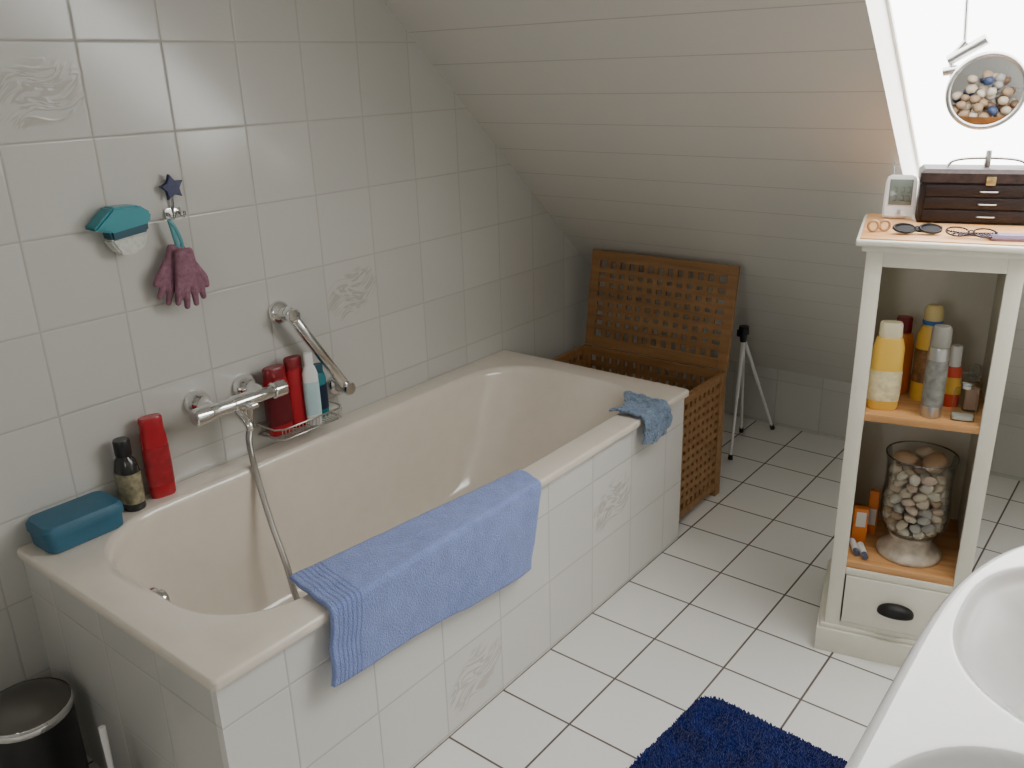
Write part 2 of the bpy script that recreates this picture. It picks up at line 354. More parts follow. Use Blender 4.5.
# ------------------------------------------------------------------ cloth helpers
def sheet(fn,nu,nv,thick,m,name,parent=None):
    bm=bmesh.new(); uvl=bm.loops.layers.uv.new('uv')
    T=[[None]*(nv+1) for _ in range(nu+1)]
    for i in range(nu+1):
        for j in range(nv+1): T[i][j]=bm.verts.new(fn(i/nu,j/nv))
    for i in range(nu):
        for j in range(nv):
            f=bm.faces.new((T[i][j],T[i+1][j],T[i+1][j+1],T[i][j+1]))
            for l,(a,b) in zip(f.loops,((i,j),(i+1,j),(i+1,j+1),(i,j+1))): l[uvl].uv=(a/nu,b/nv)
    me=bpy.data.meshes.new('sheet'); bm.to_mesh(me); bm.free()
    me.polygons.foreach_set('use_smooth',[True]*len(me.polygons))
    o=link(name,me,m,parent)
    s=o.modifiers.new('sol','SOLIDIFY'); s.thickness=thick; s.offset=0
    return o
def terry(name,col,dark,stripes=True,scale=420,var=.12,bumpd=.004):
    m=bpy.data.materials.new(name); nt,p=nodes_of(m)
    tc=nt.nodes.new('ShaderNodeTexCoord'); n=nt.nodes.new('ShaderNodeTexNoise'); n.inputs['Scale'].default_value=scale; nt.links.new(tc.outputs['Object'],n.inputs['Vector'])
    n2=nt.nodes.new('ShaderNodeTexNoise'); n2.inputs['Scale'].default_value=30; n2.inputs['Detail'].default_value=6; nt.links.new(tc.outputs['Object'],n2.inputs['Vector'])
    k=mth(nt,'ADD',1-var*2,mth(nt,'ADD',mth(nt,'MULTIPLY',n.outputs[0],var*2),mth(nt,'MULTIPLY',n2.outputs[0],var*2)))
    sc=nt.nodes.new('ShaderNodeVectorMath'); sc.operation='SCALE'; sc.inputs[0].default_value=col; nt.links.new(k,sc.inputs['Scale']); c=sc.outputs[0]
    h=n.outputs[0]
    if stripes:
        sp=nt.nodes.new('ShaderNodeSeparateXYZ'); nt.links.new(tc.outputs['UV'],sp.inputs[0])
        u=sp.outputs[0]
        w=mth(nt,'MULTIPLY',mth(nt,'GREATER_THAN',mth(nt,'SINE',mth(nt,'MULTIPLY',u,2*math.pi/.017)),.35),mth(nt,'MULTIPLY',mth(nt,'GREATER_THAN',u,.02),mth(nt,'LESS_THAN',u,.115)))
        mx=nt.nodes.new('ShaderNodeMix'); mx.data_type='RGBA'; nt.links.new(mth(nt,'MULTIPLY',w,.65),mx.inputs[0]); nt.links.new(c,mx.inputs[6]); mx.inputs[7].default_value=(*dark,1); c=mx.outputs[2]
        h=mth(nt,'SUBTRACT',h,w)
    nt.links.new(c,p.inputs['Base Color']); p.inputs['Roughness'].default_value=.95; p.inputs['Sheen Weight'].default_value=.3; p.inputs['Specular IOR Level'].default_value=.1
    bn=nt.nodes.new('ShaderNodeBump'); bn.inputs['Strength'].default_value=.9; bn.inputs['Distance'].default_value=bumpd
    nt.links.new(h,bn.inputs['Height']); nt.links.new(bn.outputs[0],p.inputs['Normal'])
    return m
def over_edge(xin,xe,zt,s):
    r=.012; flat=xe-r-xin; arc=math.pi/2*r
    if s<flat: return xin+s,zt
    if s<flat+arc:
        a=(s-flat)/r; return xe-r+r*math.sin(a),zt-r+r*math.cos(a)
    return xe,zt-r-(s-flat-arc)
def towel_fn(u,v):
    xin=.612+.080*u; Ltot=(.776-xin)+(.566-(.410-.064*u)); s=v*Ltot
    x,z=over_edge(xin,.776,.5675,s)
    y=.228+.665*u+.03*(1-v)*u+.050*(1-v)
    hang=max(0,(z<.55)*(.55-z)/.2)
    x+=hang*(.007*math.sin(u*9+1)+.007+.006*noise.noise(Vector((u*6,v*3,1))))
    z+=.002*noise.noise(Vector((u*12,v*9,3)))
    y+=.006*noise.noise(Vector((u*3,v*6,5)))
    if z>.556: z+=.0015+.003*abs(noise.noise(Vector((u*14,v*10,8))))
    return Vector((x,y,z))
towel=sheet(towel_fn,110,70,.010,terry('blue_terry',(.27,.35,.70),(.12,.17,.46),scale=300,var=.22,bumpd=.005),'towel')
towel['label']='light blue terry towel draped over the bathtub rim'; towel['category']='towel'
def wc_fn(u,v):
    xin=.648+.03*math.sin(u*4.2+.4); Ltot=(.778-xin)+.066+.022*math.sin(u*3.4+.2); s=v*Ltot
    x,z=over_edge(xin,.776,.5675,s)
    y=1.462+.17*u+.020*math.sin(v*3.2)*(1 if u<.5 else -1)*.6
    p=Vector((u*5,v*5,2)); b=noise.noise(p)+.4*noise.noise(p*2.1)
    if z>.553: z+=.014*abs(b)+.004
    else: x+=.015*abs(b)+.006
    y+=.008*noise.noise(p+Vector((5,0,0)))
    return Vector((x,y,z))
wc=sheet(wc_fn,60,60,.008,terry('grey_blue_terry',(.20,.28,.40),(.1,.1,.2),False,120,.45,.012),'washcloth')
wc['label']='crumpled grey-blue washcloth on the bathtub corner'; wc['category']='washcloth'

# ------------------------------------------------------------------ mixer tap
tz=.758
tap=thing('shower_mixer_tap','chrome thermostatic bath mixer bar with shower hose on tiled wall','tap',(WX,.573,tz))
def yl(prof,n=28,dy=0,x=.0,z=0):
    return lathe(prof,n,mx=Matrix.Translation((x,dy,z))@Matrix.Rotation(math.radians(-90),4,'X'))
xb=.10
link('body',yl([(0,-.095),(.017,-.095),(.019,-.09),(.019,-.03),(.022,-.028),(.022,.03),(.019,.032),(.019,.09),(.017,.095),(0,.095)],x=xb),chrome,tap)
link('knob',yl([(0,-.145),(.019,-.145),(.023,-.141),(.024,-.12),(.023,-.10),(.018,-.096),(0,-.096)],x=xb),chrome,tap)
link('knob',yl([(0,.096),(.018,.096),(.023,.10),(.024,.12),(.023,.136),(.019,.140),(0,.140)],x=xb),chrome,tap)
for dy in (-.075,.075):
    link('wall_rosette',lathe([(.036,0.001),(.036,.010),(.032,.024),(.024,.036),(.020,.042),(.020,.055),(.017,xb-.01)],32,mx=Matrix.Translation((0,dy,.0))@Matrix.Rotation(math.radians(90),4,'Y')),chrome,tap)
link('lever',prism([(-.014,-.006),(.014,-.006),(.010,.006),(-.010,.006)],xb,xb+.06,'x',.002),chrome,tap)
link('outlet',lathe([(0,-.085),(.011,-.085),(.013,-.06),(.013,-.045),(.016,-.03),(.016,-.01)],24,mx=Matrix.Translation((xb,.012,0))),chrome,tap)
link('spout',tube(spline([(xb,-.02,-.01),(xb+.02,-.02,-.03),(xb+.045,-.02,-.045),(xb+.052,-.02,-.060)]),.012,14),chrome,tap)
hp=spline([(xb,.012,-.08),(xb-.012,.012,-.13),(xb+.005,.010,-.22),(xb+.055,.0,-.34),(xb+.115,-.01,-.45),(xb+.175,-.02,-.56),(xb+.25,.02,-.598),(xb+.33,.16,-.602),(xb+.28,.34,-.602)],30)
rr=[.0092 if i%2 else .0078 for i in range(len(hp))]
link('shower_hose',tube(hp,rr,12),mat('grey_hose_metal',(.40,.39,.37),.35,1),tap,label='ribbed metal shower hose')

# grab rail
A_=Vector((.028,.793,.939)); B_=Vector((.028,.968,.668))
rail=thing('grab_rail','slanted chrome grab rail screwed to the tiled wall','grab rail',(WX,A_.y,A_.z))
o=Vector((WX,A_.y,A_.z)); dr=(B_-A_).normalized()
link('bar',tube([A_-o-dr*.022,A_-o-dr*.018,B_-o+dr*.018,B_-o+dr*.022],[.012,.0165,.0165,.012],20),chrome,rail)
for P in (A_,B_):
    link('bracket',lathe([(.034,.001),(.034,.010),(.028,.018),(.020,.024),(.019,.055),(.021,.060),(.021,.072),(.018,.078),(0,.08)],28,mx=Matrix.Translation(P-o-Vector((P.x-WX,0,0)))@Matrix.Rotation(math.radians(90),4,'Y')),chrome,rail)

# wire basket
BY=.672
bk=thing('wire_basket','chrome wire bottle basket fixed to the tiled wall','basket',(WX,BY,.600))
bm=bmesh.new(); Lb=.240; Db=.105
def rl(z,ins=0,r=.0027):
    addtube(bm,[(0.004,ins,z),(Db-ins-.02,ins,z),(Db-ins,.02+ins,z),(Db-ins,Lb-.02-ins,z),(Db-ins-.02,Lb-ins,z),(.004,Lb-ins,z)],r,8)
rl(.036); rl(.003,.004)
addtube(bm,[(.004,0,.036),(.004,Lb,.036)],.0027,8); addtube(bm,[(.004,0,.003),(.004,Lb,.003)],.0027,8)
for i in range(19):
    y=.012+i*(Lb-.024)/18; addtube(bm,[(.004,y,.036),(.004,y,.003),(Db-.004,y,.003),(Db,y,.036)],.0014,6)
link('wire_frame',mk(bm,50),steel,bk)

# ------------------------------------------------------------------ bottles
def bottle(name,label,loc,rotz,parts,group=None,cat='bottle',tilt=None):
    e=thing(name,label,cat,loc,(tilt or 0,0,rotz),group)
    for pn,prof,m,sx,sy,p in parts: link(pn,lathe(prof,32,sx,sy,p),m,e)
    return e
zb_=.6065
def flatb(h,r,body,cap,lab=None,caph=.03,capr=None,sh=.9):
    capr=capr or r*.55
    L_=[('body',[(0,0),(r*.92,0),(r,.006),(r*1.02,h*.4),(r*1.0,h*.85),(r*sh,h*.955),(capr,h-.003),(0,h-.003)],body,1,.55,2.8),
        ('cap',[(0,h-.003),(capr,h-.003),(capr,h+caph-.004),(capr*.9,h+caph),(0,h+caph)],cap,1,.6,2.6)]
    if lab: L_.append(('label',[(r*1.03,h*.18),(r*1.05,h*.4),(r*1.03,h*.72)],lab,1,.57,2.8))
    return L_
G='shower bottles in the wire basket'
blk=mat('dark_red_print_label',(.12,.006,.012),.35); wl=mat('white_paper_label',(.8,.8,.78),.5)
bottle('shampoo_bottle','red shampoo bottle standing in the wire basket',(.024,.716,zb_),1.5,flatb(.17,.037,red,redd,blk,.03,.033),G)
bottle('shampoo_bottle','dark red shampoo bottle beside the red one in the basket',(.022,.784,zb_),1.5,flatb(.180,.030,red,redd,None,.03,.027),G)
bottle('lotion_bottle','white lotion bottle with pale teal label in the wire basket',(.054,.815,zb_),1.1,flatb(.185,.022,white_pl,white_pl,mat('pale_teal_label',(.50,.70,.73),.4),.035,.013,.75),G)
bottle('shower_gel_bottle','dark blue shower gel bottle with teal cap in the basket',(.020,.862,zb_),1.5,flatb(.142,.030,mat('teal_gel',(.02,.20,.24),.25),teal_d,mat('dark_blue_label',(.008,.02,.05),.4),.022,.024),G)
bottle('shampoo_bottle','tall red shampoo bottle standing on the bathtub rim',(.010,.345,.5605),1.4,flatb(.19,.032,red,red,mat('deep_red_label',(.36,.02,.03),.35,var=.25,vscale=50),.028,.029),cat='bottle')
bottle('bath_oil_bottle','dark bottle with black cap and golden label on the rim',(.012,.262,.5605),.2,
 [('body',[(0,0),(.030,0),(.032,.004),(.032,.105),(.026,.13),(.016,.145),(0,.145)],mat('dark_bottle',(.03,.03,.028),.15),1,.8,2.4),
  ('cap',[(0,.143),(.019,.143),(.020,.15),(.020,.182),(.018,.186),(0,.186)],black_pl,1,1,2),
  ('label',[(.0327,.02),(.0327,.10)],mat('gold_print_label',(.30,.27,.17),.35,var=.5,vscale=60),1,.8,2.4)])
sb=thing('storage_box','petrol blue plastic box with rounded lid on the tub rim','box',(.034,.112,.5605),(0,0,.0))
link('body',mk(loft([rrect(-.050,.050,-.085,.085,.02,0,6,4),rrect(-.054,.054,-.09,.09,.022,.004,6,4),rrect(-.056,.056,-.092,.092,.022,.040,6,4)],True,True),40),boxblue,sb)
link('lid',mk(loft([rrect(-.059,.059,-.096,.096,.024,.040,6,4),rrect(-.059,.059,-.096,.096,.024,.056,6,4),rrect(-.053,.053,-.090,.090,.024,.066,6,4),rrect(-.03,.03,-.065,.065,.02,.069,6,4)],True,True),35),boxblue,sb)

# ------------------------------------------------------------------ wall hooks
p=W(.348,1.262,WX)
bh=thing('soap_dish','teal suction soap dish with clear tray on tiled wall','soap dish',(WX,p.y,p.z))
link('holder_top',prism([(-.074,-.004),(-.02,.040),(.044,.038),(.072,.018),(.066,-.006),(-.03,-.018)],.002,.055,'x',.005),teal,bh)
link('brush_block',prism([(-.034,-.012),(.064,.0),(.062,-.026),(-.030,-.036)],.004,.049,'x',.005),teal_d,bh)
link('clear_tray',prism([(-.036,-.034),(.060,-.027),(.050,-.060),(.015,-.076),(-.015,-.070)],.004,.046,'x',.005),mat('frosted_plastic',(.62,.63,.58),.35,var=.15,vscale=90),bh)
p=W(.50,1.325,WX)
hk=thing('star_hook','chrome wall hook with dark blue star','hook',(WX,p.y,p.z))
navy=mat('navy_glitter',(.012,.02,.10),.35,var=.3,vscale=200)
st=[]
for i in range(10):
    a=math.pi/2+i*math.pi/5+.15; r_=.034 if i%2==0 else .015; st.append((r_*math.cos(a),r_*math.sin(a)))
link('star',prism(st,.012,.024,'x',.002),navy,hk)
bm=bmesh.new()
addbox(bm,(.001,-.022,-.075),(.006,.022,-.05),.002)
addtube(bm,[(.012,0,-.01),(.01,0,-.04),(.006,0,-.06)],.0035,8)
for dy in (-.014,.014):
    addtube(bm,spline([(.005,dy,-.062),(.02,dy,-.072),(.032,dy,-.07),(.034,dy,-.058)],5),.0035,8)
addbox(bm,(.001,-.012,-.012),(.013,.012,.012),.002)
link('hook_plate',mk(bm,40),chrome,hk)
strap=mat('teal_strap',(.12,.36,.40),.5)
p2=W(.492,1.258,.0)
gl_=thing('bath_gloves','pair of mauve exfoliating gloves hanging from the star hook','gloves',(p2.x,p2.y,p2.z))
link('strap',tube(spline([(0.004,-.004,-.01),(.006,.0,-.04),(.005,.006,-.075),(.004,.012,-.095)],8),[.006]*25,8),strap,gl_)
link('strap',tube(spline([(0.008,-.008,-.01),(.010,.004,-.03),(.009,.016,-.065),(.004,.016,-.095)],8),[.005]*25,8),strap,gl_)
mauve=mat('mauve_knit',(.30,.15,.20),.95,var=.2,vscale=80,bump=1,bscale=350,spec=.1)
def capsule(bm,a,b,r0,r1):
    a=Vector(a);b=Vector(b); pts=[];rs=[]
    d=(b-a); L=d.length; u=d/L
    for i in range(5):
        t=math.pi/2*(i/4); pts.append(a-u*r0*math.cos(t)*.98); rs.append(max(r0*math.sin(t),.0006))
    for i in range(5):
        t=math.pi/2*(i/4); pts.append(b+u*r1*math.sin(t)*.98); rs.append(max(r1*math.cos(t),.0006))
    addtube(bm,pts,rs,12)
def glove(name,par,ang,ox,oy,oz,mir=1,sc=.94):
    bm=bmesh.new()
    for k in range(5): capsule(bm,(0,(-.022+.011*k)*.75,-.0),(0,(-.026+.013*k),-.085),.010,.012)
    for y,l,a in ((-.030,.045,-.2),(-.011,.060,-.05),(.009,.057,.08),(.028,.043,.24)):
        capsule(bm,(0,y,-.085),(.004,y+math.sin(a)*l*.5,-.085-l*.5),.0098,.0095); capsule(bm,(.004,y+math.sin(a)*l*.5,-.085-l*.5),(.0,y+math.sin(a)*l,-.085-l),.0095,.008)
    capsule(bm,(0,.024*mir,-.04),(.004,.046*mir,-.075),.012,.010); capsule(bm,(.004,.046*mir,-.075),(.0,.052*mir,-.098),.010,.009)
    M=Matrix.Translation((ox,oy,oz))@Matrix.Rotation(ang,4,'X')@Matrix.Scale(sc,4)
    bmesh.ops.transform(bm,matrix=M,verts=bm.verts[:])
    o=link(name,mk(bm),mauve,par)
    r=o.modifiers.new('r','REMESH'); r.mode='VOXEL'; r.voxel_size=.003; r.use_smooth_shade=True
    s=o.modifiers.new('s','SMOOTH'); s.iterations=2
glove('glove',gl_,-.24,.002,.004,-.082,-1)
glove('glove',gl_,.0,.022,.010,-.090,1)

# ------------------------------------------------------------------ hamper
hx0,hx1,hy0,hy1,hz=.09,.715,1.815,2.185,.50
ham=thing('wooden_storage_chest','open lattice wooden chest with raised lid under the slope','storage chest',((hx0+hx1)/2,(hy0+hy1)/2,0))
def lattice(w,h,fr,nc,nr,t=.018,bar=.016):
    bm=bmesh.new()
    addbox(bm,(0,0,0),(fr,t,h),.002); addbox(bm,(w-fr,0,0),(w,t,h),.002)
    addbox(bm,(fr,0,0),(w-fr,t,fr),.002); addbox(bm,(fr,0,h-fr),(w-fr,t,h),.002)
    iw=w-2*fr; ih=h-2*fr; pc=iw/nc; pr=ih/nr
    for i in range(1,nc): addbox(bm,(fr+i*pc-bar/2,.004,fr),(fr+i*pc+bar/2,t-.004,h-fr),0)
    for j in range(1,nr): addbox(bm,(fr,.0035,fr+j*pr-bar/2),(w-fr,t-.0035,fr+j*pr+bar/2),0)
    return mk(bm,False)
o=Vector(ham.location)
wh=hx1-hx0; dh=hy1-hy0
for nm,m4,ww,nc in (('front_panel',Matrix.Translation((hx0,hy0,.03)),wh,15),('back_panel',Matrix.Translation((hx0,hy1-.018,.03)),wh,15)):
    me=lattice(ww,hz-.03,.034,nc,11,bar=.02); me.transform(Matrix.Translation(-o)@m4); link(nm,me,hamp,ham)
for x in (hx0+.018,hx1):
    me=lattice(dh-.036,hz-.03,.030,8,12,bar=.0195); me.transform(Matrix.Translation(-o)@Matrix.Translation((x,hy0+.018,.03))@Matrix.Rotation(math.pi/2,4,'Z')); link('side_panel',me,hamp,ham)
for x in (hx0,hx1-.04):
    for y in (hy0,hy1-.04):
        link('leg',box((x-o.x,y-o.y,0),(x+.04-o.x,y+.04-o.y,.03),.002),hampx,ham)
link('bottom_board',box((hx0+.02-o.x,hy0+.02-o.y,.04),(hx1-.02-o.x,hy1-.02-o.y,.05),0),hamp,ham)
me=lattice(wh,.385,.040,13,8,.016,.0215)
me.transform(Matrix.Translation(-o)@Matrix.Translation((hx0,hy1-.005,hz+.003))@Matrix.Rotation(math.radians(-8),4,'X'))
link('lid',me,hamp,ham)

# ------------------------------------------------------------------ tripod
tp=thing('tripod','thin white folded tripod stand with black head and feet','tripod',(.60,2.6,0))
o=Vector(tp.location)
top_=Vector((.610,2.56,.520))-o
for f in ((.628,2.466),(.64,2.88),(.54,2.77)):
    fo=Vector((*f,.012))-o; a=top_.lerp(fo,.02); b=top_.lerp(fo,.96)
    link('leg',tube([a,a.lerp(b,.5),a.lerp(b,.505),b],[.0075,.0075,.0058,.0058],10),mat('bright_white_enamel',(.9,.9,.9),.3),tp)
    link('foot',tube([b,fo],[.009,.011],10),black_pl,tp)
link('head',tube([top_-Vector((0,0,.02)),top_+Vector((0,0,.012)),top_+Vector((0,0,.013)),top_+Vector((0,0,.045))],[.013,.015,.022,.020],16),black_pl,tp)
link('clamp',box((top_.x-.026,top_.y-.012,top_.z+.0),(top_.x+.004,top_.y+.012,top_.z+.03),.004),mat('navy_plastic',(.01,.015,.05),.4),tp)

# ------------------------------------------------------------------ cabinet
th=math.radians(14.6); CP=Vector((1.350,1.478,0))
cab=thing('shelf_cabinet','cream painted open shelf cabinet with oak shelves and a drawer','cabinet',CP,(0,0,th))
cw=.355; c0=.018; cdp=.370; H=1.170
CMX=Matrix.Translation(CP)@Matrix.Rotation(th,4,'Z')
def cb(nm,a,b,m=cabpaint,bev=.002,par=None,label=None): return link(nm,box(a,b,bev),m,par or cab,label=label)
cb('side_panel',(c0,.018,.07),(c0+.016,cdp,H-.025)); cb('side_panel',(cw-.016,.018,.07),(cw,cdp,H-.025))
cb('back_panel',(c0+.016,cdp-.01,.07),(cw-.016,cdp,H-.025))
bm=bmesh.new(); ft=.020
addbox(bm,(c0,0,.07),(.056,ft,H-.025),.0015); addbox(bm,(cw-.036,0,.07),(cw,ft,H-.025),.0015)
addbox(bm,(.056,0,H-.07),(cw-.036,ft,H-.025),.0015); addbox(bm,(.056,0,.248),(cw-.036,ft,.268),.0015); addbox(bm,(.056,0,.075),(cw-.036,ft,.098),.0015)
link('face_frame',mk(bm,30),cabpaint,cab)
bm=bmesh.new(); addbox(bm,(-.002,-.016,0),(cw+.02,cdp,.072),.003); addbox(bm,(.006,-.008,.072),(cw+.012,cdp-.005,.084),.004)
link('plinth',mk(bm,30),cabpaint,cab)
bm=bmesh.new(); addbox(bm,(-.008,-.022,H-.020),(cw+.025,cdp,H-.003),.005,3); addbox(bm,(.006,-.010,H-.034),(cw+.012,cdp-.004,H-.020),.004)
link('top_moulding',mk(bm,30),cabpaint,cab)
cb('top_board',(0.0,-.014,H-.003),(cw+.017,cdp-.002,H),oak,.001)
cb('shelf',(c0+.0165,.004,.700),(cw-.0165,cdp-.011,.720),oak); cb('shelf',(c0+.0165,.004,.268),(cw-.0165,cdp-.011,.287),oak)
dw=cb('drawer',(.060,-.004,.101),(cw-.040,.016,.246),par=cab)
hd=mat('dark_bronze',(.012,.011,.010),.5,.1,spec=.4)
brass=mat('brass',(.45,.36,.20),.35,1)
hcx=.192; hcz=.170
link('handle_plate',lathe([(0,.001),(.040,.001),(.042,0),(.042,-.002)],32,1,.36,2,mx=Matrix.Translation((hcx,-.0045,hcz-.002))@Matrix.Rotation(math.radians(90),4,'X')),brass,dw,label='oval brass back plate')
bm=bmesh.new(); n=24; rings=[]
for j in range(11):
    b=math.pi/2*j/10
    rings.append([bm.verts.new((hcx-.046*math.cos(math.pi*i/n),-.0055-.030*math.sin(math.pi*i/n)**.8*math.sin(b),hcz-.010+.030*math.sin(math.pi*i/n)**.8*math.cos(b))) for i in range(n+1)])
for a,b in zip(rings,rings[1:]):
    for i in range(n): bm.faces.new((a[i],a[i+1],b[i+1],b[i]))
bmesh.ops.remove_doubles(bm,verts=bm.verts[:],dist=1e-6)
hobj=link('cup_handle',mk(bm,60),hd,dw,label='dark bronze cup handle')
sm=hobj.modifiers.new('s','SOLIDIFY'); sm.thickness=.002

def on_cab(s,d,z): return CMX@Vector((s,d,z))
z1=.7205
GS='toiletries on the upper cabinet shelf'
def item(name,label,s,d,z,parts,rot=0,cat='bottle',group=GS,tilt=None): return bottle(name,label,on_cab(s,d,z),th+rot,parts,group,cat,tilt)
item('sunscreen_bottle','yellow sun lotion bottle with white label and cap',.094,.062,z1,
 [('body',[(0,0),(.033,0),(.037,.008),(.038,.09),(.037,.165),(.030,.190),(0,.192)],yellow,1,.6,2.8),('cap',[(0,.190),(.026,.190),(.028,.195),(.027,.225),(.024,.230),(0,.230)],mat('pale_cap',(.80,.72,.50),.35),1,.6,2.6),
  ('label',[(.0385,.025),(.0395,.06),(.0392,.105)],mat('sun_label',(.80,.70,.42),.4,var=.25,vscale=45),1,.61,2.8)],rot=.1)
item('sunscreen_bottle','orange sun lotion bottle standing at the back',.125,.20,z1,[('body',[(0,0),(.028,0),(.031,.008),(.031,.13),(.024,.165),(0,.168)],orange,1,.6,2.5),('cap',[(0,.168),(.02,.168),(.02,.205),(.018,.21),(0,.21)],redd,1,.7,2.3)])
item('spray_can','yellow sun spray bottle with brown label and straw cap',.190,.165,z1,[('body',[(0,0),(.030,0),(.032,.005),(.032,.175),(.024,.20),(0,.202)],yellow,1,.8,2.2),('label',[(.0326,.05),(.0326,.14)],mat('brown_print_label',(.28,.14,.05),.4,var=.5,vscale=60),1,.8,2.2),
   ('cap',[(0,.20),(.022,.20),(.023,.21),(.022,.245),(.016,.255),(0,.255)],mat('straw_yellow_cap',(.72,.58,.25),.35),1,.9,2),('collar',[(.0235,.205),(.0245,.210),(.0235,.216)],mat('blue_collar',(.03,.12,.4),.3),1,.9,2)])
item('spray_can','tall silver grey aerosol can with rounded cap',.208,.045,z1,[('body',[(0,0),(.0235,0),(.025,.003),(.025,.175),(.023,.182),(0,.183)],silver,1,1,2),('cap',[(0,.183),(.0225,.183),(.0235,.186),(.023,.225),(.019,.234),(0,.236)],mat('grey_cap',(.30,.285,.25),.35),1,1,2),('label',[(.0254,.03),(.0254,.15)],mat('grey_print_label',(.24,.24,.22),.35,var=.35,vscale=50),1,1,2)])
item('lotion_bottle','small red and yellow bottle with white cap',.252,.135,z1,[('body',[(0,0),(.021,0),(.023,.005),(.023,.09),(.016,.108),(0,.11)],mat('red_label_plastic',(.65,.07,.03),.35),1,.7,2.3),('label',[(.0235,.035),(.0235,.080)],yellow,1,.7,2.3),('cap',[(0,.108),(.014,.108),(.014,.158),(.012,.162),(0,.162)],white_pl,1,.9,2)])
item('perfume_bottle','slim clear glass perfume bottle with rose liquid',.300,.115,z1,[('body',[(0,0),(.018,0),(.020,.003),(.020,.075),(.016,.086),(.009,.090),(0,.09)],bglass,1,.7,4),('liquid',[(0,.005),(.016,.005),(.016,.06),(0,.06)],mat('rose_liquid',(.80,.52,.42),.2),1,.62,4),('cap',[(0,.09),(.009,.09),(.013,.096),(.013,.118),(.010,.122),(0,.122)],bglass,1,1,2)])
item('perfume_bottle','square clear glass perfume bottle',.280,.042,z1,[('body',[(0,0),(.025,0),(.027,.003),(.027,.070),(.023,.080),(.010,.084),(0,.084)],bglass,1,.6,5),('base',[(0,.003),(.024,.003),(.024,.012),(0,.014)],mat('pale_glass_base',(.75,.78,.75),.1),1,.58,5),('neck',[(0,.082),(.009,.082),(.009,.092),(0,.092)],white_pl,1,1,2),('stopper',[(0,.092),(.015,.092),(.017,.096),(.017,.116),(.014,.120),(0,.120)],bglass,1,1,4)])
z2=.2875
GL='packets on the lower cabinet shelf'
b1=thing('medicine_box','orange cardboard box standing on the lower shelf','box',on_cab(.077,.13,z2),(0,0,th+.1),GL); link('carton',box((-.019,-.012,0),(.019,.012,.105),.0015),orange,b1); link('label',box((-.012,-.0128,.05),(.014,-.0119,.095),0),wl,b1)
b1=thing('medicine_box','tall orange cardboard box behind the first one','box',on_cab(.108,.19,z2),(0,0,th-.1),GL); link('carton',box((-.013,-.01,0),(.013,.01,.135),.0015),orange,b1); link('label',box((-.010,-.0108,.03),(.010,-.0099,.08),0),wl,b1)
for s,d,lab,col in ((.070,.075,'white small tube lying on the lower shelf',white_pl),(.092,.062,'white and grey small tube lying on the lower shelf',wl)):
    b1=thing('cream_tube',lab,'tube',on_cab(s,d,z2+.0095),(0,0,th+.25),GL)
    link('body',lathe([(0,-.03),(.009,-.03),(.009,.02),(0,.02)],16,mx=Matrix.Rotation(math.radians(90),4,'X')),col,b1)
    link('cap',lathe([(0,.02),(.0075,.02),(.0075,.04),(0,.04)],16,mx=Matrix.Rotation(math.radians(90),4,'X')),mat('grey_blue_cap',(.1,.12,.18),.3),b1)
# urn
uc=on_cab(.208,.110,z2)
urn=thing('glass_urn','footed clear glass urn holding pebbles and shells','urn',uc)
stone_foot=mat('pale_stone_filling',(.56,.48,.38),.5,var=.25,vscale=40,bump=.25,bscale=70)
link('foot',lathe([(0,0),(.080,0),(.083,.005),(.082,.012),(.075,.020),(.064,.027),(.060,.032),(.054,.040),(.050,.050),(.053,.056),(.056,.060),(.054,.064),(.060,.068),(0,.069)],48),stone_foot,urn,label='turned footed base with pale stone look')
BP=[(.052,.069),(.072,.078),(.084,.098),(.088,.13),(.086,.165),(.083,.20),(.082,.235),(.084,.270),(.089,.296)]
link('glass_bowl',lathe(BP+[(.086,.296)]+[(r-.003,z+.001) for r,z in BP[-2::-1]],48,cap=False),glass,urn)
link('rim',tube([(.0875*math.cos(a*math.pi/24),.0875*math.sin(a*math.pi/24),.296) for a in range(48)],.002,8,True),clear_mat('rim_glass',(.9,.92,.92),.5,.9),urn)
def urn_r(z):
    for (ra,a),(rb,b) in zip(BP,BP[1:]):
        if z<=b: return ra+(rb-ra)*(z-a)/(b-a)-.004
    return .08
pm=[mat('pebble_white',(.66,.60,.50),.6),mat('pebble_cream',(.60,.50,.38),.6,var=.2,vscale=60),mat('pebble_grey',(.42,.39,.35),.6,var=.2,vscale=60),mat('pebble_tan',(.42,.29,.18),.6,var=.2,vscale=60),mat('pebble_pink',(.60,.45,.36),.6),mat('pebble_blue',(.04,.07,.16),.4),mat('pebble_brown',(.16,.09,.05),.5)]
pmesh=[]
for m in pm:
    for k in range(2):
        bm=bmesh.new(); bmesh.ops.create_icosphere(bm,subdivisions=2,radius=1)
        for v in bm.verts: v.co*=1+.25*noise.noise(v.co*1.3+Vector((k*7,len(pmesh),0)))
        me=mk(bm,180); me.materials.append(m); pmesh.append(me)
def pebble(pos,r,me,lab,sc=None,name='pebble',grp='pebbles in the glass urn',cat='pebble'):
    o=bpy.data.objects.new(name,me); COL.objects.link(o); o.location=pos; s=sc or (1.15,.9,.78)
    o.scale=(r*s[0],r*s[1],r*s[2]); o.rotation_euler=(random.uniform(-.5,.5),random.uniform(-.5,.5),random.uniform(0,6.3))
    o['label']=lab; o['category']=cat; o['group']=grp
PL='pale sea pebble inside the glass urn'
zz=.090
